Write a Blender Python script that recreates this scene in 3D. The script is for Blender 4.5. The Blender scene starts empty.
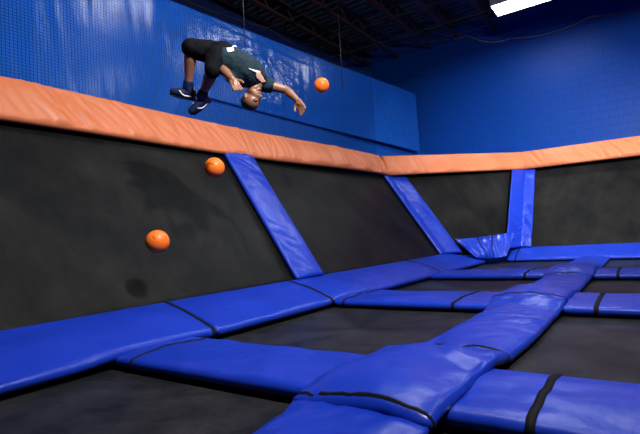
import bpy, bmesh, math, random
from mathutils import Vector, Matrix, noise
from mathutils.bvhtree import BVHTree
random.seed(7)
scn = bpy.context.scene
COL = scn.collection
V = Vector

# ------------------------------------------------------------------ helpers
def link(o, parent=None):
    COL.objects.link(o)
    if parent is not None: o.parent = parent
    return o
def tag(o, label=None, cat=None, group=None, kind=None):
    if label: o['label'] = label
    if cat: o['category'] = cat
    if group: o['group'] = group
    if kind: o['kind'] = kind
    return o
def empty(name, loc, label, cat, group=None):
    o = bpy.data.objects.new(name, None); o.empty_display_size = .1
    link(o); o.location = loc
    return tag(o, label, cat, group)
def mesh_obj(name, verts, faces, mat, parent=None, smooth=True, origin=None):
    """world-space verts; with a parent the mesh is expressed in the parent's frame"""
    off = V((0,0,0))
    if parent is not None: off = world_off(parent)
    elif origin is not None: off = V(origin)
    me = bpy.data.meshes.new(name)
    me.from_pydata([tuple(V(v)-off) for v in verts], [], faces)
    me.update()
    bm = bmesh.new(); bm.from_mesh(me)
    bmesh.ops.recalc_face_normals(bm, faces=bm.faces[:])
    bm.to_mesh(me); bm.free()
    if smooth:
        for p in me.polygons: p.use_smooth = True
    for m in (mat if isinstance(mat, list) else [mat]): me.materials.append(m)
    o = bpy.data.objects.new(name, me)
    if parent is None and origin is not None: o.location = origin
    return link(o, parent)
def world_off(o):
    p = V(o.location)
    while o.parent is not None:
        o = o.parent; p = p + V(o.location)
    return p
class MB:
    def __init__(s): s.v=[]; s.f=[]
    def add(s, vs, fs):
        n=len(s.v); s.v += [V(v) for v in vs]; s.f += [tuple(i+n for i in f) for f in fs]
    def box(s, lo, hi):
        x0,y0,z0=lo; x1,y1,z1=hi
        s.add([(x0,y0,z0),(x1,y0,z0),(x1,y1,z0),(x0,y1,z0),(x0,y0,z1),(x1,y0,z1),(x1,y1,z1),(x0,y1,z1)],
              [(0,3,2,1),(4,5,6,7),(0,1,5,4),(1,2,6,5),(2,3,7,6),(3,0,4,7)])
    def tube(s, pts, r, n=6, cap=True):
        pts=[V(p) for p in pts]; rings=[]
        for i,p in enumerate(pts):
            d=(pts[min(i+1,len(pts)-1)]-pts[max(i-1,0)]).normalized()
            a=d.orthogonal().normalized() if abs(d.z)>.95 else d.cross(V((0,0,1))).normalized()
            b=d.cross(a)
            rr = r[i] if isinstance(r,(list,tuple)) else r
            rings.append([p+(a*math.cos(2*math.pi*k/n)+b*math.sin(2*math.pi*k/n))*rr for k in range(n)])
        vs=[v for q in rings for v in q]; fs=[]
        for i in range(len(rings)-1):
            for k in range(n):
                fs.append((i*n+k, i*n+(k+1)%n, (i+1)*n+(k+1)%n, (i+1)*n+k))
        if cap:
            fs.append(tuple(range(n))); fs.append(tuple((len(rings)-1)*n+k for k in range(n)))
        s.add(vs,fs)
    def build(s, name, mat, parent=None, smooth=False, origin=None):
        return mesh_obj(name, s.v, s.f, mat, parent, smooth, origin)
def lerp(a,b,t): return a+(b-a)*t
def sstep(a,b,x):
    t=max(0,min(1,(x-a)/(b-a))); return t*t*(3-2*t)
def nz(x,y,z=0.): return noise.noise(V((x,y,z)))

# ------------------------------------------------------------------ materials
def mat_base(name):
    m=bpy.data.materials.new(name); m.use_nodes=True
    nt=m.node_tree; b=nt.nodes['Principled BSDF']
    return m,nt,b
def N(nt,t,**kw):
    n=nt.nodes.new(t)
    for k,v in kw.items(): setattr(n,k,v)
    return n
def simple(name, col, rough=.5, metal=0., spec=.5, bump=None, var=None, sheen=0.):
    """col varied by noise; bump=(scale xyz, strength, distance)"""
    m,nt,b=mat_base(name)
    b.inputs['Roughness'].default_value=rough; b.inputs['Metallic'].default_value=metal
    b.inputs['Specular IOR Level'].default_value=spec
    b.inputs['Base Color'].default_value=(*col,1)
    tc=N(nt,'ShaderNodeTexCoord')
    if var:
        mp=N(nt,'ShaderNodeMapping'); mp.inputs['Scale'].default_value=var[0]
        nt.links.new(tc.outputs['Object'],mp.inputs[0])
        no=N(nt,'ShaderNodeTexNoise'); no.inputs['Scale'].default_value=1; no.inputs['Detail'].default_value=5
        nt.links.new(mp.outputs[0],no.inputs['Vector'])
        cr=N(nt,'ShaderNodeValToRGB'); cr.color_ramp.elements[0].position=.35; cr.color_ramp.elements[1].position=.7
        cr.color_ramp.elements[0].color=(*col,1); cr.color_ramp.elements[1].color=(*var[1],1)
        nt.links.new(no.outputs[0],cr.inputs[0]); nt.links.new(cr.outputs[0],b.inputs['Base Color'])
    if bump:
        mp=N(nt,'ShaderNodeMapping'); mp.inputs['Scale'].default_value=bump[0]
        nt.links.new(tc.outputs['Object'],mp.inputs[0])
        no=N(nt,'ShaderNodeTexNoise'); no.inputs['Scale'].default_value=1; no.inputs['Detail'].default_value=3
        nt.links.new(mp.outputs[0],no.inputs['Vector'])
        bp=N(nt,'ShaderNodeBump'); bp.inputs['Strength'].default_value=bump[1]; bp.inputs['Distance'].default_value=bump[2]
        nt.links.new(no.outputs[0],bp.inputs['Height']); nt.links.new(bp.outputs[0],b.inputs['Normal'])
    return m
BLUE=(.006,.030,.37)
M_pad=simple('blue_vinyl_pad',BLUE,.31,spec=.33,bump=((6,6,6),.3,.03),var=((1.5,1.5,1.5),(.008,.038,.43)))
M_orange=simple('orange_vinyl',(.57,.165,.070),.42,spec=.3,bump=((6,6,6),.25,.02))
M_strap=simple('black_webbing',(.006,.006,.008),.7,spec=.1,bump=((90,90,90),.4,.003))
M_frame=simple('black_steel',(.012,.012,.014),.5,metal=.6)
M_wallblue=simple('blue_painted_board',(.005,.092,.48),.5,spec=.25,bump=((40,40,40),.2,.003))
M_dark=simple('dark_navy_wall',(.006,.008,.03),.8)
M_floor=simple('dark_concrete',(.02,.02,.022),.8,bump=((20,20,20),.2,.01))
M_joist=simple('rust_primer_steel',(.10,.045,.035),.6)
M_deck=simple('dark_steel_deck',(.07,.11,.17),.45,metal=.3)
M_pipe=simple('grey_conduit',(.10,.10,.11),.4,metal=.5)
M_net=simple('navy_net_cord',(.002,.013,.10),.9,spec=.03)
M_vinyl=simple('blue_banner_vinyl',(.006,.100,.52),.2,spec=.42,bump=((4,4,1.2),.16,.03),var=((.6,.6,.6),(.010,.115,.60)))
M_ball=simple('orange_rubber',(.95,.175,.014),.42,spec=.4,bump=((120,120,120),.15,.002))
M_ink=simple('dark_ink',(.10,.02,.01),.6)
M_skin=simple('brown_skin',(.20,.085,.047),.45,bump=((60,60,60),.15,.003),var=((9,9,9),(.24,.105,.06)))
M_palm=simple('light_palm_skin',(.50,.24,.16),.5)
M_hair=simple('short_black_hair',(.012,.009,.008),.8,bump=((220,220,220),.6,.004))
M_shirt=simple('dark_teal_jersey',(.008,.022,.032),.75,spec=.15,bump=((14,14,14),.7,.03))
M_short=simple('black_shorts_cloth',(.004,.0045,.006),.8,spec=.06,bump=((14,14,14),.7,.03))
M_white=simple('white_fabric',(.75,.75,.75),.7)
M_shoe=simple('navy_shoe_mesh',(.004,.009,.045),.6,spec=.2,bump=((150,150,150),.3,.002))
M_sole=simple('dark_rubber_sole',(.010,.012,.03),.7,spec=.15)
M_eye=simple('eye_white',(.42,.36,.32),.4)
M_pupil=simple('dark_iris',(.01,.006,.004),.2)
M_lip=simple('lip_skin',(.22,.075,.06),.5)
M_print=simple('orange_white_print',(.75,.42,.32),.6)
M_box=simple('black_plastic',(.006,.006,.007),.5)
M_white_metal=simple('white_enamel',(.6,.6,.6),.4)

def bed_material(nm,c0,c1):
    m,nt,b=mat_base(nm)
    tc=N(nt,'ShaderNodeTexCoord')
    n1=N(nt,'ShaderNodeTexNoise'); n1.inputs['Scale'].default_value=1.1; n1.inputs['Detail'].default_value=6; n1.inputs['Roughness'].default_value=.62
    nt.links.new(tc.outputs['Object'],n1.inputs['Vector'])
    mp=N(nt,'ShaderNodeMapping'); mp.inputs['Scale'].default_value=(3.2,3.2,1.1)
    nt.links.new(tc.outputs['Object'],mp.inputs[0])
    n2=N(nt,'ShaderNodeTexNoise'); n2.inputs['Scale'].default_value=1; n2.inputs['Detail'].default_value=8; n2.inputs['Roughness'].default_value=.7
    nt.links.new(mp.outputs[0],n2.inputs['Vector'])
    mul=N(nt,'ShaderNodeMath',operation='MULTIPLY'); nt.links.new(n1.outputs[0],mul.inputs[0]); nt.links.new(n2.outputs[0],mul.inputs[1])
    cr=N(nt,'ShaderNodeValToRGB'); e=cr.color_ramp.elements
    e[0].position=.17; e[0].color=(*c0,1); e[1].position=.46; e[1].color=(*c1,1)
    nt.links.new(mul.outputs[0],cr.inputs[0]); nt.links.new(cr.outputs[0],b.inputs['Base Color'])
    b.inputs['Roughness'].default_value=.31
    sp=N(nt,'ShaderNodeMapRange'); sp.inputs['From Min'].default_value=.14; sp.inputs['From Max'].default_value=.42; sp.inputs['To Min'].default_value=.05; sp.inputs['To Max'].default_value=.085
    nt.links.new(mul.outputs[0],sp.inputs[0]); nt.links.new(sp.outputs[0],b.inputs['Specular IOR Level'])
    w=N(nt,'ShaderNodeTexNoise'); w.inputs['Scale'].default_value=150; w.inputs['Detail'].default_value=2
    nt.links.new(tc.outputs['Object'],w.inputs['Vector'])
    bp=N(nt,'ShaderNodeBump'); bp.inputs['Strength'].default_value=.5; bp.inputs['Distance'].default_value=.004
    nt.links.new(w.outputs[0],bp.inputs['Height']); nt.links.new(bp.outputs[0],b.inputs['Normal'])
    return m
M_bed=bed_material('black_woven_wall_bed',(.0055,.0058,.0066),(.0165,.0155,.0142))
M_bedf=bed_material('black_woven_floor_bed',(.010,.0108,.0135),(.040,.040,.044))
def brick_material():
    m,nt,b=mat_base('blue_painted_block')
    tc=N(nt,'ShaderNodeTexCoord'); mp=N(nt,'ShaderNodeMapping'); mp.inputs['Rotation'].default_value=(math.radians(90),0,0)
    nt.links.new(tc.outputs['Object'],mp.inputs[0])
    br=N(nt,'ShaderNodeTexBrick'); br.inputs['Scale'].default_value=1; br.inputs['Brick Width'].default_value=.42; br.inputs['Row Height'].default_value=.21
    br.inputs['Mortar Size'].default_value=.012; br.inputs['Mortar Smooth'].default_value=.3
    br.inputs['Color1'].default_value=(.003,.064,.41,1); br.inputs['Color2'].default_value=(.003,.067,.43,1); br.inputs['Mortar'].default_value=(.002,.052,.34,1)
    nt.links.new(mp.outputs[0],br.inputs['Vector']); nt.links.new(br.outputs['Color'],b.inputs['Base Color'])
    b.inputs['Roughness'].default_value=.42; b.inputs['Specular IOR Level'].default_value=.16
    bp=N(nt,'ShaderNodeBump'); bp.invert=True; bp.inputs['Strength'].default_value=.3; bp.inputs['Distance'].default_value=.01
    nt.links.new(br.outputs['Fac'],bp.inputs['Height']); nt.links.new(bp.outputs[0],b.inputs['Normal'])
    return m
M_brick=brick_material()
def emis(name,col,st):
    m,nt,b=mat_base(name); b.inputs['Emission Color'].default_value=(*col,1); b.inputs['Emission Strength'].default_value=st
    b.inputs['Base Color'].default_value=(.8,.8,.8,1); return m
M_tube=emis('lit_fluorescent',(.93,.97,1),34)

# ------------------------------------------------------------------ padded strips
class Strip:
    """stuffed vinyl strip: F(s,t)->(point, normal); s metres along [0,L], t across [-w/2,w/2]"""
    def __init__(s,F,L,wfun,thick,wr=None,crown=.012,ds=.035,nt=16,edge=None):
        s.F=F; s.L=L; s.w=wfun if callable(wfun) else (lambda q:wfun); s.T=thick
        s.wr=wr or (lambda a,b:0.); s.crown=crown; s.ds=ds; s.nt=nt
    def ring(s,q,extra=0.,endk=1.):
        w=s.w(q); T=s.T*endk; r=min(T*.5,.05); out=[]
        for i in range(s.nt+1):
            t=lerp(-w/2+r,w/2-r,i/s.nt)
            k=1-(2*t/w)**2
            out.append((t, s.crown*k*endk+s.wr(q,t)*endk*min(1,4*k+.15)+extra))
        for i in range(1,6):
            a=math.pi/2-math.pi*i/6
            out.append((w/2-r+(r+extra)*math.cos(a), -T/2+(T/2+extra)*math.sin(a)))
        for i in range(5):
            out.append((lerp(w/2-r,-w/2+r,i/4), -T-extra))
        for i in range(1,6):
            a=-math.pi/2-math.pi*i/6
            out.append((-w/2+r+(r+extra)*math.cos(a), -T/2+(T/2+extra)*math.sin(a)))
        pts=[]
        for t,o in out:
            p,n=s.F(q,t); pts.append(V(p)+V(n)*o)
        return pts
    def rings(s,s0,s1,extra=0.,round_ends=True):
        n=max(2,int((s1-s0)/s.ds)); qs=[lerp(s0,s1,i/n) for i in range(n+1)]
        R=[]
        for i,q in enumerate(qs):
            d=min(q-s0,s1-q); ek=1.
            if round_ends: ek=.55+.45*math.sqrt(max(0,1-(1-min(1,d/.05))**2))
            R.append(s.ring(q,extra,ek))
        return R
    def build(s,name,mat,parent=None,s0=0,s1=None,extra=0.,round_ends=True):
        if s1 is None: s1=s.L
        R=s.rings(s0,s1,extra,round_ends); m=len(R[0])
        vs=[p for r in R for p in r]; fs=[]
        for i in range(len(R)-1):
            for k in range(m): fs.append((i*m+k,i*m+(k+1)%m,(i+1)*m+(k+1)%m,(i+1)*m+k))
        fs.append(tuple(range(m))); fs.append(tuple((len(R)-1)*m+k for k in range(m)))
        return mesh_obj(name,vs,fs,mat,parent)
def make_pad(name,strip,mat,label,cat,group=None,straps=(),strap_mat=None,strap_label='black strap'):
    p,_=strip.F(strip.L/2,0)
    root=empty(name,p,label,cat,group)
    strip.build('cover',mat,root)
    for (a,wd) in straps:
        b=strip.build('strap',strap_mat or M_strap,root,a-wd/2,a+wd/2,.008,False)
        tag(b,strap_label)
    return root

def wr_fine(seed,amp=.006,fs=3.,ft=7.):
    amp*=1.5
    def f(q,t):
        a=nz(q*fs,t*ft,seed); b=nz(q*fs*2.7+5,t*ft*2.2,seed+3)
        return amp*(a+.5*b)
    return f
def wr_cross(seed,amp=.010,f1=9.,skew=0.6,f2=1.2,):
    amp*=1.5
    """creases running across the strip, slightly skewed, ridged"""
    def f(q,t):
        u=q+skew*t+.10*nz(q*1.5,t*2.5,seed)
        a=nz(u*f1,t*f2,seed); b=nz(u*f1*1.7+3,t*f2*1.5-2*u,seed+5)
        g=.2+.8*sstep(-.2,.35,nz(q*1.1,t*1.5,seed*1.3+2.))
        va=max(0,1-abs(a)/.22); vb=max(0,1-abs(b)/.24)
        return amp*(g*(-.8*va*va-.6*vb*vb)+.9*nz(q*2.2,t*3,seed+9)+.35*g*nz(u*f1*2.3,t*4.,seed+2))
    return f

CROSS=[(1.85,2.52),(4.60,5.52),(7.55,8.55)]           # the three rows of cross pads (inner-outer y)
ROWC=[(a+b)/2 for a,b in CROSS]
XL=-3.02; XC=-.975                                     # inner edge of wall-side pads; middle of the long centre pad
def over(y,h=.075,hw=.55):
    return max(h*(1-sstep(hw*.55,hw*1.15,abs(y-c))) for c in ROWC)

# ------------------------------------------------------------------ setting
def struct(name,mb,mat,smooth=False):
    o=mb.build(name,mat,None,smooth); o['kind']='structure'; return o
mb=MB(); mb.box((-9,-5,-1.0),(7,15.6,-.9)); struct('floor',mb,M_floor)
mb=MB(); mb.box((-9,15.2,-.9),(7,15.5,7.8)); struct('wall_back',mb,M_brick)
mb=MB(); mb.box((-9.2,-5,-.9),(-9,15.5,7.8)); struct('wall_far_left',mb,M_dark)
mb=MB(); mb.box((7,-5,-.9),(7.2,15.5,7.8)); struct('wall_right',mb,M_dark)
mb=MB(); mb.box((-9,-5.2,-.9),(7,-5,7.8)); struct('wall_front',mb,M_dark)
mb=MB(); mb.box((-6.3,-4.5,-.9),(-6.06,15.2,3.42)); struct('wall_left',mb,M_wallblue)
# corrugated roof deck, ribs along x
mb=MB(); prof=[]; y=-5.; z0=7.42
while y<15.5:
    prof += [(y,z0+.05),(y+.10,z0+.05),(y+.13,z0),(y+.23,z0)]; y+=.26
n=len(prof); vs=[(-9,a,b) for a,b in prof]+[(7,a,b) for a,b in prof]
vs+=[(-9,-5,z0+.2),(7,-5,z0+.2),(7,15.5,z0+.2),(-9,15.5,z0+.2)]
fs=[(i,i+1,n+i+1,n+i) for i in range(n-1)]+[(2*n,2*n+1,2*n+2,2*n+3)]
mb.add(vs,fs); struct('ceiling',mb,M_deck)
# steel rails under the pads
mb=MB()
for x in (-3.35,XC,1.4):
    mb.box((x-.04,-1.5,-.30),(x+.04,12.2,-.2))
for c in ROWC: mb.box((-3.6,c-.04,-.30),(3.,c+.04,-.2))
mb.box((-3.0,11.75,-.30),(3.,11.83,-.2))
for x in (-3.35,XC,1.4):
    for yy in (-1.2,ROWC[0],ROWC[1],ROWC[2],11.8): mb.box((x-.04,yy-.04,-.9),(x+.04,yy+.04,-.2))
fr=mb.build('steel_platform',M_frame); tag(fr,'black steel platform of rails and legs under the blue pads','platform')

# ------------------------------------------------------------------ trampoline beds (court floor)
def bed_flat(x0,x1,y0,y1,label):
    nx=max(6,int((x1-x0)/.12)); ny=max(6,int((y1-y0)/.12)); vs=[];fs=[]
    for j in range(ny+1):
        for i in range(nx+1):
            u=i/nx; v=j/ny
            sag=-.015*(4*u*(1-u))*(4*v*(1-v))
            vs.append((lerp(x0,x1,u),lerp(y0,y1,v),-.088+sag))
    m=len(vs); vs+=[(x,y,z-.02) for x,y,z in vs]
    idx=lambda i,j:j*(nx+1)+i
    for j in range(ny):
        for i in range(nx):
            f=(idx(i,j),idx(i+1,j),idx(i+1,j+1),idx(i,j+1)); fs.append(f); fs.append(tuple(a+m for a in f[::-1]))
    rim=[idx(i,0) for i in range(nx+1)]+[idx(nx,j) for j in range(1,ny+1)]+[idx(i,ny) for i in range(nx-1,-1,-1)]+[idx(0,j) for j in range(ny-1,0,-1)]
    for a,b in zip(rim,rim[1:]+rim[:1]): fs.append((a,b,b+m,a+m))
    o=mesh_obj('trampoline_bed',vs,fs,M_bedf,None,True,origin=((x0+x1)/2,(y0+y1)/2,-.088))
    tag(o,label,'trampoline','flat trampoline beds of the court'); return o
yb=[-1.4]+ROWC+[11.75]
rowname=['nearest the camera','between first and second cross pads','between second and third cross pads','nearest the back wall']
for k in range(4):
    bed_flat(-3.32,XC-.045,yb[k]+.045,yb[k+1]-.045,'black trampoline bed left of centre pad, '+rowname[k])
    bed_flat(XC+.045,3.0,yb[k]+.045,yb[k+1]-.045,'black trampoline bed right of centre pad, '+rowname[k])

# ------------------------------------------------------------------ sloped wall trampolines
ANG=math.radians(56.6)
def lw(u,y):      # point on the left sloped wall, u = metres up the slope
    return V((-3.70-u*math.cos(ANG), y, .17+u*math.sin(ANG)))
def bw(u,x):
    return V((x, 12.10+u*math.cos(ANG), .17+u*math.sin(ANG)))
UL=2.52
def slab(name,c00,c10,c11,c01,thick,mat,n=26,sag=.05):
    c=[V(q) for q in (c00,c10,c11,c01)]
    nrm=(c[1]-c[0]).cross(c[3]-c[0]).normalized()
    ctr=sum(c,V())/4
    if (V((0,4,1))-ctr).dot(nrm)<0: nrm=-nrm
    vs=[];fs=[]
    for j in range(n+1):
        for i in range(n+1):
            u=i/n;v=j/n
            p=(c[0].lerp(c[1],u)).lerp(c[3].lerp(c[2],u),v)
            vs.append(p-nrm*sag*(4*u*(1-u))*(4*v*(1-v)))
    m=len(vs); vs+=[p-nrm*thick for p in vs]
    idx=lambda i,j:j*(n+1)+i
    for j in range(n):
        for i in range(n):
            f=(idx(i,j),idx(i+1,j),idx(i+1,j+1),idx(i,j+1)); fs.append(f); fs.append(tuple(a+m for a in f[::-1]))
    rim=[idx(i,0) for i in range(n+1)]+[idx(n,j) for j in range(1,n+1)]+[idx(i,n) for i in range(n-1,-1,-1)]+[idx(0,j) for j in range(n-1,0,-1)]
    for a,b in zip(rim,rim[1:]+rim[:1]): fs.append((a,b,b+m,a+m))
    return mesh_obj(name,vs,fs,mat,None,True,origin=ctr)
YP1=5.02; YP2=10.05; XP3=-2.53
G='sloped wall trampolines'
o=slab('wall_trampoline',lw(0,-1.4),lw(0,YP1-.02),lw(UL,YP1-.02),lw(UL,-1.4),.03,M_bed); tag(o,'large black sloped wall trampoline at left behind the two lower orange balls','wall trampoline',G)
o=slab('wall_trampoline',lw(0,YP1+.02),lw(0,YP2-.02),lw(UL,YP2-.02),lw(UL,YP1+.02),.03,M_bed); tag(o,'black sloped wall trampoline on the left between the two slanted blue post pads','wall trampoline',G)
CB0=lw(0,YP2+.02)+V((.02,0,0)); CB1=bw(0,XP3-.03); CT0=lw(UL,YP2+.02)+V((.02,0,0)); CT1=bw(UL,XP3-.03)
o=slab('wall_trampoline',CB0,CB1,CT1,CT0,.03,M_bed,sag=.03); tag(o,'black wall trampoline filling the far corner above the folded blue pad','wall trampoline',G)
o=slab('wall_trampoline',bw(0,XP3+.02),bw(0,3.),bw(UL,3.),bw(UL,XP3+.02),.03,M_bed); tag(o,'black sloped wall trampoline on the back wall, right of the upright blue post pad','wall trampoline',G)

# ------------------------------------------------------------------ slanted post pads
nL=V((math.sin(ANG),0,math.cos(ANG))); nB=V((0,-math.sin(ANG),math.cos(ANG)))
def bent(base0,dirL,dirR,up,nl,nr,off=.085,sh=0.):
    def F(s,t):
        t=t+sh
        d=dirL if t<0 else dirR
        k=sstep(-.09,.09,t); n=(V(nl)*(1-k)+V(nr)*k).normalized()
        p=V(base0)+V(up)*s+ (V(d)*abs(t)) + n*off
        return p,n
    return F
upL=V((-math.cos(ANG),0,math.sin(ANG))); upB=V((0,math.cos(ANG),math.sin(ANG)))
Wc=.52
st=Strip(bent(lw(.03,YP1),V((0,-1,0)),V((0,1,0)),upL,nL,nL,sh=-.01),2.24,.59,.07,wr_cross(3,.014,5.,.5,2.),.02)
make_pad('post_pad',st,M_pad,'slanted blue post pad on the left wall, beside the upper left orange ball','post pad','post pads over the wall frame')
cd=(CB1-CB0).normalized(); upC=((CT0-CB0)).normalized()
nC=cd.cross(upC).normalized()
if nC.dot(V((1,-1,0)))<0: nC=-nC
st=Strip(bent(lw(.03,YP2),V((0,-1,0)),cd,upL,nL,nC,sh=.11),2.32,.76,.07,wr_cross(5,.012,5.,.5,2.),.015)
make_pad('post_pad',st,M_pad,'slanted blue post pad folded around the far left corner edge','post pad','post pads over the wall frame')
st=Strip(bent(bw(.03,XP3),-cd*.95,V((1,0,0)),upB,(nC+nB*2).normalized(),nB,sh=-.16),2.36,.80,.07,wr_cross(8,.016,5.,.5,2.),.02)
make_pad('post_pad',st,M_pad,'blue post pad standing on the back wall right of the corner','post pad','post pads over the wall frame')

# ------------------------------------------------------------------ wall-side pads
def left_F(y0):
    tl=math.hypot(.70,.24); sl=V((-.70,0,.24)).normalized(); nn=V((.24,0,.70)).normalized()
    def F(s,t):
        y=y0+s
        lift=.022+over(y,.022)*sstep(-.36,.1,t)
        return V((-3.375,y,.100))-sl*t+nn*lift, nn
    return F
LW=.71
for (y0,y1,lab) in ((-1.4,2.765,'long blue edge pad along the left wall nearest the camera, at left edge'),
                    (2.775,4.575,'blue edge pad below the left wall, just before the first slanted post pad'),
                    (4.585,7.99,'blue edge pad below the left wall between the two slanted post pads'),
                    (8.0,11.0,'farthest blue edge pad along the left wall, ending at the folded corner pad')):
    st=Strip(left_F(y0),y1-y0,LW,.075,wr_cross(y0*3+1,.010,2.2,2.6,1.2),.02)
    make_pad('edge_pad',st,M_pad,lab,'edge pad','edge pads along the left wall',straps=((y1-y0-.03,.03),) if y1<8.5 else (),strap_label='black seam strap')
def back_F(x0):
    sl=V((0,.70,.24)).normalized(); nn=V((0,-.24,.70)).normalized()
    def F(s,t):
        return V((x0+s,11.80,.11))+sl*t, nn
    return F
st=Strip(back_F(-2.72),5.7,.77,.075,wr_cross(21,.006,4.,.8,1.5),.02)
make_pad('edge_pad',st,M_pad,'blue edge pad along the foot of the back wall, right of the corner','edge pad',straps=((.18,.03),),strap_label='black seam strap')
# folded pad in the corner
def quadF(bl,br,tr,tl,L,W):
    bl,br,tr,tl=[V(q) for q in (bl,br,tr,tl)]
    n0=(br-bl).cross(tl-bl).normalized()
    if n0.dot(V((1,-1,.5)))<0: n0=-n0
    def F(s,t):
        u=s/L; v=t/W+.5
        p=(bl.lerp(br,u)).lerp(tl.lerp(tr,u),v)
        return p+n0*(.05*math.sin(math.pi*u)*-1), n0
    return F
st=Strip(quadF((-3.12,10.50,.10),(-2.66,11.16,.07),(-2.58,11.90,.62),(-3.54,10.38,.54),1.2,.62),1.2,.62,.06,wr_cross(31,.050,5.,.35,1.),.02,ds=.02)
make_pad('corner_pad',st,M_pad,'wrinkled blue pad folded up into the far corner','corner pad',straps=((.44,.025),(.74,.03)))

# ------------------------------------------------------------------ long centre pads
def centre_F(y0,dz=0.,seed=0):
    def F(s,t):
        y=y0+s; k=(2*t/.76)
        edge=-.045*abs(k)**3*(1 if over(y)>.02 else .7)
        return V((XC-.055*(1-sstep(2.3,3.6,y))+t,y,over(y,.07,.62)+edge+dz)), V((k*.25,0,1)).normalized()
    return F
def cw(y0,base=.61,extra=.06):
    return lambda s: base+extra*min(1,over(y0+s,1.,.7))*1.0
cents=[(-1.4,1.64,0,'long blue centre pad nearest the camera, at the bottom edge of the picture',.018),
       (1.65,2.80,.012,'wrinkled blue centre pad lying over the nearest cross pads',.028),
       (2.81,4.74,0,'blue centre pad between the nearest and second cross pads',.012),
       (4.75,5.85,.012,'wrinkled blue centre pad lying over the second row of cross pads',.016),
       (5.86,7.35,0,'blue centre pad between the second and third rows of cross pads',.010),
       (7.36,8.75,.012,'blue centre pad lying over the third row of cross pads',.012),
       (8.76,11.35,0,'farthest blue centre pad, running under the back edge pad',.008)]
for i,(a,b,dz,lab,amp) in enumerate(cents):
    st=Strip(centre_F(a,dz,i),b-a,cw(a),.07,wr_cross(40+i,amp,3.6,.9 if i%2 else -.5,1.6),.02)
    make_pad('centre_pad',st,M_pad,lab,'centre pad','centre pads laid end to end',
             straps=((.03,.010),) if i in (1,3,5) else ((.03,.012),) if i==2 else (),strap_label='black lacing strap')

# ------------------------------------------------------------------ cross pads
def cross_F(x0,c):
    def F(s,t):
        return V((x0+s,c+t,.0)), V((0,0,1))
    return F
rn=['nearest row','second row','third row']
for k,(a,b) in enumerate(CROSS):
    c=(a+b)/2; w=(b-a)+.02
    x0=-3.06; x1=XC-.30
    st=Strip(cross_F(x0,c),x1-x0,w,.07,wr_fine(60+k,.011,2.2,4.),.018)
    make_pad('cross_pad',st,M_pad,'blue cross pad left of the centre pad, '+rn[k]+' from the camera','cross pad','cross pads between the trampoline beds',
             straps=[((.20,.014),),((.14,.025),(1.42,.03)),((1.50,.035),)][k])
    x0=XC+(.21 if k==0 else .30); x1=3.0
    st=Strip(cross_F(x0,c),x1-x0,w,.07,wr_fine(70+k,.011,2.2,4.),.018)
    make_pad('cross_pad',st,M_pad,'blue cross pad right of the centre pad, '+rn[k]+' from the camera','cross pad','cross pads between the trampoline beds',
             straps=[((.36,.034),),((.27,.036),),((.30,.035),)][k])

# ------------------------------------------------------------------ orange top pads
def orangeL(y0):
    up=V((-.26,0,.47)).normalized(); nn=V((.47,0,.26)).normalized()
    def F(s,t):
        y=y0+s; z=2.255+.014*(y-2)+.02*math.sin(y*.9)
        return V((-4.93,y,z))+up*t, nn
    return F
def wr_diag(seed,amp,slant,fr=4.5):
    """diagonal tension creases: narrow valleys between soft swells"""
    def f(q,t):
        u=q+slant*t+.06*nz(q*2,t*3,seed)
        a=nz(u*fr,t*.7,seed); b=nz(u*fr*1.9+7,t*1.1,seed+4); c=nz(u*2.,t*.5,seed+8)
        g=.25+.75*sstep(-.25,.3,nz(q*.8,seed,1.))
        va=max(0,1-abs(a)/.26); vb=max(0,1-abs(b)/.30)
        return amp*(g*(-.55*va*va-.35*vb*vb)+.8*c)
    return f
OW=.56
Go='orange top pads along the rim'
for y0,y1,sl,lab in ((-1.4,5.20,.6,'long orange top pad on the left wall rim, nearest the camera'),
               (5.21,9.9,.12,'orange top pad on the left wall rim between the two slanted posts')):
    st=Strip(orangeL(y0),y1-y0,OW,.10,wr_diag(y0+2.37,.062,sl),.03,ds=.022,nt=22)
    make_pad('top_pad',st,M_orange,lab,'orange pad',Go)
pa=V((-4.93,9.92,2.255+.014*8)); pb=V((-2.62,13.33,2.50))
dC=(pb-pa); LC=dC.length; dC.normalize()
def orangeC(s,t):
    k=s/LC
    base=pa.lerp(pb,k); hz=V((dC.y,-dC.x,0)).normalized()
    up=(V((0,0,.47))-hz*.26).normalized(); nn=(hz*.47+V((0,0,.26))).normalized()
    return base+up*t, nn
st=Strip(orangeC,LC+.10,OW,.10,wr_diag(14.3,.062,.45),.03,ds=.03,nt=18)
make_pad('top_pad',st,M_orange,'orange top pad spanning the far corner rim','orange pad',Go)
def orangeB(s,t):
    up=V((0,.26,.47)).normalized(); nn=V((0,-.47,.26)).normalized()
    return V((-2.66+s,13.36,2.50-.008*s))+up*t, nn
st=Strip(orangeB,5.6,OW,.10,wr_diag(17.4,.050,.6,3.5),.03,ds=.03,nt=18)
make_pad('top_pad',st,M_orange,'orange top pad on the back wall rim at right','orange pad',Go)

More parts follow.
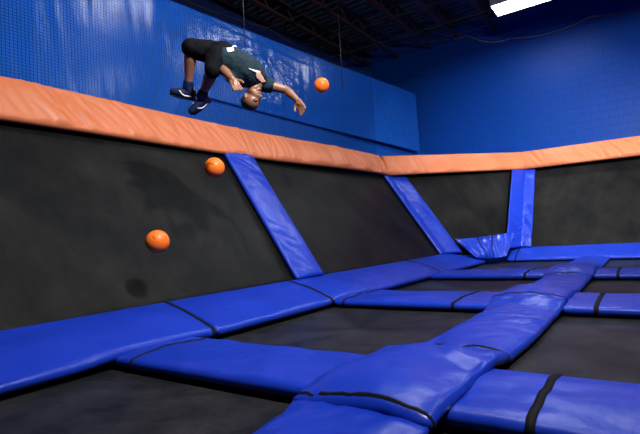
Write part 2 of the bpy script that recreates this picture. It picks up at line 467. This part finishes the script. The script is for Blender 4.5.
# ------------------------------------------------------------------ vinyl wall banner with folds
def banner():
    vs=[];fs=[]; y0,y1=-1.4,14.45; ny=520; nzz=60
    star=V((7.15,4.55))
    for j in range(nzz+1):
        for i in range(ny+1):
            y=lerp(y0,y1,i/ny); zt=4.42+.058*y; zb=3.20+.010*y
            zb=lerp(2.35,max(3.2,zb),sstep(4.5,5.1,y))
            v=j/nzz; z=lerp(zb,zt,v)
            near=1-sstep(8.5,11,y)
            gw=.25+.75*sstep(-.1,.35,nz(y*.8,z*.5,33.))
            d=.018*near*gw*nz(y*3.0,z*.4,1.)+.010*near*gw*(1-2*abs(nz(y*4.5+.3*z,z*.35,4.)))+.02*nz(y*.6,z*.7,9.)
            # fan of creases under a pulled fixing point
            dy=y-star.x; dz=star.y-z; r=math.hypot(dy,dz)
            if dz>-.1:
                an=math.atan2(dy,max(.05,dz))
                d+=.034*(1-2*abs(nz(an*3.2,r*.5,7.)))*math.exp(-(dy/1.0)**2)*sstep(.02,.3,r)
            # slack puckers lower down
            d+=.040*nz(y*3.,z*3.,21.)*math.exp(-((y-7.2)/.9)**2-((z-3.65)/.35)**2)
            # embossed round emblem on the far end
            cy,cz=12.7,4.2; rr=math.hypot((y-cy)/1.25,z-cz)
            d+=.018*math.exp(-((rr-.55)/.035)**2)
            if rr<.55:
                d+=.014*math.exp(-(((y-cy)*.5+(z-cz)*.35-.12)/.03)**2)+.014*math.exp(-(((y-cy)*.5-(z-cz)*.35+.12)/.03)**2)
            vs.append((-6.015+d+.13*sstep(7.5,14,y),y,z))
    m=len(vs); vs+=[(-6.052+.13*sstep(7.5,14,v[1]),v[1],v[2]) for v in vs]
    idx=lambda i,j:j*(ny+1)+i
    for j in range(nzz):
        for i in range(ny):
            f=(idx(i,j),idx(i+1,j),idx(i+1,j+1),idx(i,j+1)); fs.append(f); fs.append(tuple(a+m for a in f[::-1]))
    rim=[idx(i,0) for i in range(ny+1)]+[idx(ny,j) for j in range(1,nzz+1)]+[idx(i,nzz) for i in range(ny-1,-1,-1)]+[idx(0,j) for j in range(nzz-1,0,-1)]
    for a,b in zip(rim,rim[1:]+rim[:1]): fs.append((a,b,b+m,a+m))
    o=mesh_obj('wall_padding',vs,fs,M_vinyl,None,True,origin=(-5.98,6.5,3.2))
    tag(o,'creased glossy blue vinyl padding along the upper left wall behind the jumping person','wall padding')
banner()

# ------------------------------------------------------------------ safety nets
def net(name,P,L,H,step,r,label):
    """P(s,z)->point on the net plane; square cords"""
    mb=MB()
    n=int(L/step)
    for i in range(n+1):
        s=L*i/n; a=P(s,0); b=P(s,H)
        e=(P(min(L,s+.01),0)-P(max(0,s-.01),0)).normalized()*r; f=e.cross(V((0,0,1)))
        mb.add([a-e-f,a+e-f,a+e+f,a-e+f,b-e-f,b+e-f,b+e+f,b-e+f],[(0,1,5,4),(1,2,6,5),(2,3,7,6),(3,0,4,7)])
    m=int(H/step)
    for j in range(m+1):
        z=H*j/m; a=P(0,z); b=P(L,z)
        u=V((0,0,r)); f=(b-a).normalized().cross(V((0,0,1)))*r
        mb.add([a-u-f,a+u-f,a+u+f,a-u+f,b-u-f,b+u-f,b+u+f,b-u+f],[(0,1,5,4),(1,2,6,5),(2,3,7,6),(3,0,4,7)])
    root=empty(name,P(L/2,0),label,'net')
    mb.build('mesh',M_net,root)
    rp=MB(); k=24
    rp.tube([P(L*i/k,H-.14*(4*((i/k*3)%1)*(1-(i/k*3)%1))) for i in range(k+1)],.012)
    rp.build('top_rope',M_strap,root)
    return root
net('safety_net',lambda s,z:V((-5.16,-1.4+s,2.47+.014*s+z*(1.62+.032*s)/1.9)),11.4,1.9,.037,.0013,'fine dark safety net rising from the left orange pads in front of the blue padding')
na=V((-5.10,10.05,2.62)); nb=V((-2.70,13.55,2.78))
net('safety_net',lambda s,z:na.lerp(nb,s/(nb-na).length)+V((0,0,z)),(nb-na).length,3.1,.052,.0010,'dark safety net above the corner orange pad')
net('safety_net',lambda s,z:V((-2.62+s,13.58,2.78+z)),5.6,3.1,.052,.0010,'dark safety net above the back orange pad in front of the blue block wall')

# ------------------------------------------------------------------ roof joists, pipes, lamp
places=['beside the fluorescent light','second left of the fluorescent light','third left of the fluorescent light','fourth left of the fluorescent light','farthest left, above the blue padding']
for x,pl in zip((-3.45,-4.60,-5.55,-6.75,-7.9),places):
    root=empty('roof_joist',(x,5,7.4),'dark rust-brown open-web roof joist, '+pl,'roof joist','open-web roof joists')
    mb=MB(); mb.box((x-.05,-4.9,7.33),(x+.05,15.18,7.40)); mb.build('top_chord',M_joist,root)
    mb=MB(); mb.box((x-.06,-4.9,6.92),(x+.06,15.18,6.99)); mb.build('bottom_chord',M_joist,root)
    mb=MB(); yy=-4.6; k=0
    while yy<14.6:
        za,zb=(6.96,7.36) if k%2==0 else (7.36,6.96)
        mb.tube([(x,yy,za),(x,yy+.55,zb)],.022,5); yy+=.55; k+=1
    mb.build('web',M_joist,root)
for y,z,r,lab in ((10.25,6.86,.022,'grey conduit pipe under the ceiling, nearest of the crossing pipes'),
              (12.4,7.02,.018,'thin grey conduit crossing under the roof joists, second from the back wall'),
              (13.55,6.90,.02,'thin grey conduit crossing under the roof joists, close to the back wall'),
              (14.5,6.90,.02,'thin grey conduit crossing under the roof joists nearest the back wall')):
    mb=MB(); pts=[(lerp(-8.9,-3.0,i/10),y+.12*math.sin(i*.5)*.3+.35*(i/10-.5)*(1 if y>12 else .3),z) for i in range(11)]
    mb.tube(pts,r,8); o=mb.build('conduit',M_pipe,None,True); tag(o,lab,'pipe')
lampspots=((-1.88,12.78,'lit white fluorescent light fixture under the ceiling by the back wall'),
  (-1.95,9.4,'fluorescent light fixture over the third row of cross pads, above the picture'),
  (-1.95,6.2,'fluorescent light fixture over the second row of cross pads, above the picture'),
  (-1.95,3.0,'fluorescent light fixture over the nearest row of cross pads, above the picture'),
  (2.6,12.78,'fluorescent light fixture by the back wall, right of the picture'),
  (2.6,8.4,'fluorescent light fixture over the right hand beds, outside the picture'))
for lx,ly,lab in lampspots:
    root=empty('fluorescent_light',(lx,ly,6.47),lab,'ceiling light')
    mb=MB(); mb.box((lx-1.0,ly-.37,6.47),(lx+1.0,ly+.37,6.59))
    for a,b in (((lx-1.,ly-.37),(lx+1.,ly-.35)),((lx-1.,ly+.35),(lx+1.,ly+.37)),((lx-1.,ly-.35),(lx-.98,ly+.35)),((lx+.98,ly-.35),(lx+1.,ly+.35))):
        mb.box((a[0],a[1],6.415),(b[0],b[1],6.47))
    mb.build('housing',M_white_metal,root)
    mb=MB(); mb.box((lx-.975,ly-.345,6.42),(lx+.975,ly+.345,6.468)); mb.build('diffuser',M_tube,root)
    for x in (lx-.85,lx+.85):
        mb=MB(); mb.tube([(x,ly,6.59),(x,ly,7.42)],.008,5); mb.build('hanger',M_frame,root)
root=empty('ceiling_box',(-.92,13.9,6.75),'small dark fitting hanging beside the fluorescent light','fitting')
bm_=MB(); bm_.box((-1.02,13.7,6.62),(-.72,14.05,6.86)); bm_.build('case',M_box,root)
bm_=MB(); bm_.tube([(-.87,13.88,6.86),(-.87,13.88,7.42)],.015,6); bm_.build('bracket',M_box,root)
for y,x in ((6.25,-5.75),(9.6,-5.75)):
    mb=MB(); mb.tube([(x,y,4.25),(x,y+.01,5.5),(x,y,7.41)],.008,5)
    o=mb.build('hanging_cord',M_pipe,None,True)
    tag(o,'thin pale cord hanging before the blue padding, '+('above the person' if y<8 else 'right of the upper orange ball'),'cord')

# ------------------------------------------------------------------ balls
def ball(loc,r,label,seed):
    root=empty('dodgeball',loc,label,'ball','orange foam balls in the air')
    bm=bmesh.new(); bmesh.ops.create_icosphere(bm,subdivisions=5,radius=r)
    me=bpy.data.meshes.new('shell'); bm.to_mesh(me); bm.free()
    for p in me.polygons: p.use_smooth=True
    me.materials.append(M_ball); o=bpy.data.objects.new('shell',me); link(o,root)
    # small printed mark facing the court
    rnd=random.Random(seed); d=V((.62,-.70,.10+.3*(rnd.random()-.5))).normalized()
    a=d.cross(V((0,0,1))).normalized(); b=a.cross(d)
    ang=rnd.random()*2-1; u=a*math.cos(ang)+b*math.sin(ang)
    mb=MB(); mb.tube([(V(loc)+(d+u*(k*.11-.05)+b*.02*math.sin(k)).normalized()*(r+.0006)) for k in range(5)],.0022,5)
    mb.build('printed_mark',M_ink,root,True)
    return root
ball((-3.44,2.51,.78),.100,'orange ball in mid-air low on the left, with its round shadow on the black wall',2)
ball((-3.48,3.24,1.49),.100,'orange ball in mid-air beside the slanted post pad, just below the orange rim',5)
ball((-3.15,4.76,2.605),.093,'orange ball in mid-air right of the jumping person, before the blue padding',9)

# ------------------------------------------------------------------ person
def blobs(chains,voxel,smooth=6,iters=None):
    """chains: lists of (point, radius or (rx,ry,rz)); union of spheres along each chain, remeshed into one skin"""
    bm=bmesh.new()
    for ch in chains:
        for (p,r),(q,s) in zip(ch,ch[1:]) if len(ch)>1 else [(ch[0],ch[0])]:
            p=V(p);q=V(q); L=(q-p).length; n=max(1,int(L/(min(r,s)*.30)))
            for i in range(n+1):
                t=i/n; rad=lerp(r,s,t)
                bmesh.ops.create_icosphere(bm,subdivisions=2 if rad<.02 else 3,radius=rad,matrix=Matrix.Translation(p.lerp(q,t)))
    me=bpy.data.meshes.new('tmp'); bm.to_mesh(me); bm.free()
    return remesh(me,voxel,smooth)
def remesh(me,voxel,smooth):
    o=bpy.data.objects.new('tmp',me); COL.objects.link(o)
    m=o.modifiers.new('r','REMESH'); m.mode='VOXEL'; m.voxel_size=voxel; m.use_smooth_shade=True
    if smooth:
        s=o.modifiers.new('s','SMOOTH'); s.iterations=smooth; s.factor=.5
    dg=bpy.context.evaluated_depsgraph_get(); dg.update()
    out=bpy.data.meshes.new_from_object(o.evaluated_get(dg))
    bpy.data.objects.remove(o); bpy.data.meshes.remove(me)
    for p in out.polygons: p.use_smooth=True
    return out
J=dict(
pelvis=(-3.066,3.016,2.442),waist=(-2.981,3.079,2.371),chest=(-2.924,3.171,2.306),sh=(-2.916,3.252,2.250),neck=(-2.898,3.269,2.192),
headc=(-2.918,3.225,2.064),crown=(-2.961,3.237,1.962),
shL=(-2.963,3.100,2.214),elL=(-2.990,2.932,2.278),wrL=(-2.826,2.883,2.135),haL=(-2.758,2.884,2.084),
shR=(-2.908,3.381,2.231),elR=(-2.744,3.522,2.167),wrR=(-2.606,3.504,2.035),haR=(-2.568,3.510,1.961),
hiL=(-3.055,2.941,2.398),knL=(-3.030,2.862,2.262),anL=(-3.229,2.899,2.082),toL=(-3.290,2.840,1.985),heL=(-3.222,2.929,2.077),
hiR=(-3.093,3.081,2.477),knR=(-3.247,2.814,2.507),anR=(-3.405,2.892,2.205),heR=(-3.386,2.932,2.162),toR=(-3.462,2.815,2.190))
J={k:V(v) for k,v in J.items()}
# picture axes of the figure: screen right, up, towards the viewer
ex=V((.8193,.5702,-.0605)); ey=V((.0761,-.0035,.9971)); ez=V((.5684,-.8215,-.0462))
def person():
    root=empty('person',J['pelvis'],'person in dark jersey and black shorts upside down in mid-air in a backflip','person')
    off=V(J['pelvis'])
    # head frame
    up=(J['crown']-J['neck']).normalized(); fw=(ex*.86+ez*.52+ey*.02); fw=(fw-up*fw.dot(up)).normalized(); lf=up.cross(fw)
    hc=J['headc']
    H=lambda a,b,c: hc+lf*a+fw*b+up*c
    ch=[]
    # head: skull, jaw, nose, brow, ears
    head=[[(H(0,-.018,.03),.078),(H(0,.008,.035),.076)],[(H(0,.030,-.030),.058),(H(0,.050,-.078),.032)],
          [(H(.03,.02,-.05),.040),(H(-.03,.02,-.05),.040)],[(H(-.03,.068,.028),.016),(H(.03,.068,.028),.016)],
          [(H(0,.078,.015),.011),(H(0,.100,-.022),.016)],[(H(.012,.09,-.024),.010),(H(-.012,.09,-.024),.010)],
          [(H(.022,.072,-.052),.012),(H(-.022,.072,-.052),.012)],
          [(H(.077,-.012,.020),.014),(H(.080,-.018,-.010),.012)],[(H(-.077,-.012,.020),.014),(H(-.080,-.018,-.010),.012)]]
    ch+=head
    ch.append([(J['sh'],.068),(J['neck'],.058),(H(0,-.01,-.05),.056)])
    # trunk
    ch.append([(J['pelvis'],.12),(J['waist'],.115),(J['chest'],.125),(J['sh'],.085)])
    ch.append([(J['shL'],.062),(J['sh'],.075),(J['shR'],.062)])
    ch.append([(J['shL'],.056),(lerp(J['shL'],J['elL'],.5),.050),(J['elL'],.042),(lerp(J['elL'],J['wrL'],.35),.044),(J['wrL'],.029)])
    ch.append([(J['shR'],.056),(lerp(J['shR'],J['elR'],.5),.048),(J['elR'],.040),(lerp(J['elR'],J['wrR'],.35),.042),(J['wrR'],.027)])
    ch.append([(J['hiL'],.095),(lerp(J['hiL'],J['knL'],.5),.078),(J['knL'],.055),(lerp(J['knL'],J['anL'],.3),.056),(lerp(J['knL'],J['anL'],.75),.038),(J['anL'],.036),(J['heL'],.036)])
    ch.append([(J['hiR'],.095),(lerp(J['hiR'],J['knR'],.5),.078),(J['knR'],.055),(lerp(J['knR'],J['anR'],.3),.056),(lerp(J['knR'],J['anR'],.75),.038),(J['anR'],.036),(J['heR'],.036)])
    # hands: palm + five fingers, palm normal pn, finger direction fd
    def hand(wr,fd,pn,side,curl):
        fd=fd.normalized(); pn=(pn-fd*pn.dot(fd)).normalized(); sd=fd.cross(pn)*side   # sd points to the thumb side
        for k,(o,l) in enumerate(((.030,.072),(.010,.080),(-.011,.074),(-.031,.058))):
            b0=wr+fd*.015+sd*o*.6; b1=wr+fd*.088+sd*o*1.05
            ch.append([(b0,.017),(b1,.0125)])
            c=curl*(1+.18*k); p=b1; d=fd
            for q in range(3):
                ang=c*(q+1)/1.6
                d=(fd*math.cos(ang)+pn*math.sin(ang))+sd*(o*2.5)
                nx=p+d.normalized()*l*(.42,.33,.25)[q]
                ch.append([(p,.0112-.001*q),(nx,.0102-.001*q)]); p=nx
        ch.append([(wr+fd*.03+sd*.01,.022),(wr+fd*.06-sd*.008,.020)])
        t0=wr+fd*.022+sd*.026; t1=t0+fd*.032+sd*.030+pn*.012; t2=t1+fd*.034+sd*.010+pn*.012
        ch.append([(t0,.0165),(t1,.0135),(t2,.0105)])
    hand(J['wrL'],ex*.45-ey*.8+ez*.25,ez*.9+ex*.3,-1,.34)
    hand(J['wrR'],(J['haR']-J['wrR']).normalized(),ez*.75-ex*.5,1,.25)
    me=blobs(ch,.0055,5)
    me.transform(Matrix.Translation(-off)); me.materials.append(M_skin)
    body=bpy.data.objects.new('body',me); link(body,root)
    # cropped hair
    bm=bmesh.new(); 
    hm=blobs([[(H(0,-.022,.036),.0805),(H(0,.002,.040),.0785)]],.006,3)
    bm.from_mesh(hm); dl=[]
    for v in bm.verts:
        d=v.co-hc; b=d.dot(fw); c=d.dot(up)
        if c < .030+ (b>-.02)*(b+.02)*.75 or c<-.01-.0*b: dl.append(v)
    bmesh.ops.delete(bm,geom=dl,context='VERTS'); bm.to_mesh(hm); bm.free()
    hm.transform(Matrix.Translation(-off)); hm.materials.append(M_hair)
    hair=bpy.data.objects.new('hair',hm); link(hair,root)
    sm=hair.modifiers.new('t','SOLIDIFY'); sm.thickness=.004
    # eyes, brows, mouth, beard
    for sx in (1,-1):
        e=blobs([[(H(.030*sx,.072,.008),.0075),(H(.036*sx,.069,.008),.0075)]],.003,1); e.transform(Matrix.Translation(-off)); e.materials.append(M_eye)
        eo=bpy.data.objects.new('eye',e); link(eo,root)
        mb=MB(); mb.tube([H(.033*sx,.0785,.008),H(.0335*sx,.0808,.008)],.0042,10); pu=mb.build('pupil',M_pupil,eo)
        mb=MB(); mb.tube([H(.014*sx,.086,.028),H(.034*sx,.082,.033),H(.050*sx,.068,.026)],.0045,6); mb.build('eyebrow',M_hair,root,True)
    mb=MB(); mb.tube([H(.026,.077,-.050),H(.010,.0845,-.049),H(-.010,.0845,-.049),H(-.026,.077,-.050)],.0055,6); mb.build('lips',M_lip,root,True)
    mb=MB(); mb.tube([H(.030,.066,-.060),H(.02,.078,-.076),H(0,.083,-.082),H(-.02,.078,-.076),H(-.030,.066,-.060)],.0065,6); mb.build('beard',M_hair,root,True)
    # jersey
    tw=(J['shR']-J['shL']).normalized()
    S=[[(J['waist']-(J['waist']-J['pelvis'])*.15,.138),(J['waist'],.140),(J['chest'],.148),(J['sh']*.7+J['chest']*.3,.112)],
       [(J['waist']+tw*.045,.12),(J['chest']+tw*.065,.12),(J['shR'],.076)],
       [(J['waist']-tw*.045,.12),(J['chest']-tw*.055,.118),(J['shL'],.074)],
       [(J['shR'],.076),(lerp(J['shR'],J['elR'],.22),.074)],
       [(J['shL'],.074),(lerp(J['shL'],J['elL'],.35),.070)],
       [(J['waist']-tw*.05,.118),(lerp(J['waist'],J['hiL'],.45)-tw*.02,.122)],
       [(J['shL'],.07),(J['sh']-fw*.02,.080),(J['shR'],.07)]]
    sm_=blobs(S,.008,6)
    for v in sm_.vertices:
        n=v.normal; v.co=v.co+n*.006*nz(v.co.x*14,v.co.y*14,v.co.z*14)
    bvh=BVHTree.FromPolygons([v.co.copy() for v in sm_.vertices],[tuple(p.vertices) for p in sm_.polygons])
    sm_.transform(Matrix.Translation(-off)); sm_.materials.append(M_shirt)
    shirt=bpy.data.objects.new('jersey',sm_); link(shirt,root)
    # shorts
    S=[[(J['pelvis'],.135),(lerp(J['pelvis'],J['waist'],.55),.128)],
       [(J['hiL'],.112),(lerp(J['hiL'],J['knL'],.6),.086),(lerp(J['hiL'],J['knL'],1.1),.070)],
       [(J['hiR'],.118),(lerp(J['hiR'],J['knR'],.5),.104),(lerp(J['hiR'],J['knR'],1.0),.086)]]
    so=blobs(S,.008,6)
    for v in so.vertices: v.co=v.co+v.normal*.006*nz(v.co.x*12,v.co.y*12,v.co.z*12+5)
    so.transform(Matrix.Translation(-off)); so.materials.append(M_short)
    shorts=bpy.data.objects.new('shorts',so); link(shorts,root)
    vv_=[v.co+off for v in sm_.vertices]; ff_=[tuple(p.vertices) for p in sm_.polygons]; n_=len(vv_)
    vv_+=[v.co+off for v in so.vertices]; ff_+=[tuple(a+n_ for a in p.vertices) for p in so.polygons]
    bvh=BVHTree.FromPolygons(vv_,ff_); bs=bvh
    # patches lying on the jersey
    def patch(name,c,w,h,ang,mat,par,lab,shape=None):
        ax=(ex*math.cos(ang)+ey*math.sin(ang)); ay=(-ex*math.sin(ang)+ey*math.cos(ang))
        n=8; vs=[];fs=[]
        for j in range(n+1):
            for i in range(n+1):
                u=i/n-.5;v=j/n-.5
                vv=v*(shape(u+.5) if shape else 1); bend=(.35*(u*2)**2-.1)*h if shape else 0
                q=V(c)+ax*(u*w)+ay*(vv*h+bend)
                hit,nn,_,_=bvh.ray_cast(q+ez*.5,-ez)
                if hit is None: hit,nn,_,_=bvh.find_nearest(q)
                vs.append(hit+nn*.006)
        for j in range(n):
            for i in range(n): fs.append((j*(n+1)+i,j*(n+1)+i+1,(j+1)*(n+1)+i+1,(j+1)*(n+1)+i))
        o=mesh_obj(name,vs,fs,mat,par); sd=o.modifiers.new('t','SOLIDIFY'); sd.thickness=.002; tag(o,lab); return o
    D0=off
    patch('chest_print',V((-2.80,3.215,2.235)),.075,.05,-1.0,M_print,shirt,'small orange and white chest print',lambda u:1.2-abs(u-.5)*1.2)
    patch('chest_mark',V((-2.835,3.19,2.27)),.085,.016,-.15,M_white,shirt,'white curved chest mark',lambda u:.3+1.2*u)
    patch('tag_patch',V((-2.955,3.03,2.445)),.055,.045,.35,M_white,shorts,'small white square patch')
    # white hem showing at the waist
    ax=(J['waist']-J['pelvis']).normalized(); c0=J['pelvis']+ax*.072
    pts=[]
    a1=tw-ax*tw.dot(ax); a1.normalize(); a2=ax.cross(a1)
    for k in range(33):
        a=2*math.pi*k/32; d=a1*math.cos(a)+a2*math.sin(a)
        hit,nn,_,_=bs.ray_cast(c0+d*.6,-d)
        pts.append((hit if hit is not None else c0+d*.15)+d*.003)
    mb=MB(); run=[]
    for k,q in enumerate(pts+pts[:1]):
        a=2*math.pi*k/32; d=a1*math.cos(a)+a2*math.sin(a)
        if d.dot(ez)<.8 and (q-c0).length<.185: run.append(q)
        elif len(run)>1: mb.tube(run,.0075,6); run=[]
        else: run=[]
    if len(run)>1: mb.tube(run,.0075,6)
    h_=mb.build('hem',M_white,shirt,True); tag(h_,'white undershirt hem')
    # shoes
    for an,he,to,kn in ((J['anL'],J['heL'],J['toL'],J['knL']),(J['anR'],J['heR'],J['toR'],J['knR'])):
        fd=(to-he); fd.normalize(); leg=(kn-an).normalized(); sn=-(leg-fd*leg.dot(fd)).normalized()   # sole normal, away from the leg
        sd=fd.cross(sn); hb=he-fd*.02
        u=blobs([[(an+leg*.035,.046),(an,.050),(hb+fd*.03+sn*.02,.047)],[(hb+fd*.03+sn*.02,.046),(hb+fd*.13+sn*.035,.043),(hb+fd*.19+sn*.042,.035)],
                 [(hb+fd*.14+sn*.035+sd*.012,.038),(hb+fd*.185+sn*.042+sd*.008,.031)]],.006,4)
        u.transform(Matrix.Translation(-off)); u.materials.append(M_shoe)
        sh=bpy.data.objects.new('shoe',u); link(sh,root)
        s_=blobs([[(hb+sn*.062-fd*.005,.020),(hb+fd*.09+sn*.072,.018),(hb+fd*.205+sn*.068,.016)],[(hb+sn*.062+sd*.024,.016),(hb+fd*.12+sn*.07+sd*.026,.016),(hb+fd*.19+sn*.068+sd*.02,.016)],
                  [(hb+sn*.062-sd*.024,.016),(hb+fd*.12+sn*.07-sd*.024,.016),(hb+fd*.19+sn*.068-sd*.02,.016)]],.006,3)
        s_.transform(Matrix.Translation(-off)); s_.materials.append(M_sole)
        link(bpy.data.objects.new('sole',s_),sh)
        bv=BVHTree.FromPolygons([v.co+off for v in u.vertices],[tuple(p.vertices) for p in u.polygons])
        for sg in (1,-1):
            sw=[]
            for k in range(9):
                t=k/8; q=hb+fd*lerp(.02,.15,t)+sn*(.045-.055*(2*t-1)**2*(1 if t>.35 else .2)+.0*t)
                hit,nn,_,_=bv.ray_cast(q+sd*sg*.3,-sd*sg)
                if hit is None: hit,nn,_,_=bv.find_nearest(q+sd*sg*.05)
                sw.append(hit)
            mb=MB(); mb.tube(sw,[.002+.006*math.sin(math.pi*min(1,(k+1)/9)) for k in range(9)],6)
            tag(mb.build('side_mark',M_white,sh,True),'white curved mark on the shoe side')
    return root
person()

# ------------------------------------------------------------------ light
def area(name,loc,tgt,size,power,col=(1,1,1),spread=math.pi):
    l=bpy.data.lights.new(name,'AREA'); l.energy=power; l.size=size; l.color=col; l.shape='DISK'; l.spread=spread
    o=bpy.data.objects.new(name,l); link(o); o.location=loc
    o.rotation_euler=(V(tgt)-V(loc)).to_track_quat('-Z','Y').to_euler(); return o
area('strobe',(.6,1.9,4.75),(-3.6,4.6,1.0),.22,500,(1,.98,.96),math.radians(130))
area('strobe_rear',(1.6,7.6,4.9),(-1.8,13.0,1.2),.25,360,(1,.98,.96),math.radians(78))
w=bpy.data.worlds.new('room_ambient'); scn.world=w; w.use_nodes=True
w.node_tree.nodes['Background'].inputs[0].default_value=(.3,.4,.8,1); w.node_tree.nodes['Background'].inputs[1].default_value=.03

# ------------------------------------------------------------------ camera
cam=bpy.data.cameras.new('camera'); cam.sensor_fit='HORIZONTAL'; cam.sensor_width=36; cam.lens=470/640*36
cam.clip_start=.05; cam.clip_end=100
co=bpy.data.objects.new('camera',cam); link(co)
co.matrix_world=Matrix(((ex.x,ey.x,ez.x,0),(ex.y,ey.y,ez.y,0),(ex.z,ey.z,ez.z,.72),(0,0,0,1)))
scn.camera=co
scn.view_settings.view_transform='Standard'; scn.view_settings.look='None'
scn.view_settings.gamma=1; scn.view_settings.use_curve_mapping=False; scn.view_settings.exposure=-.88
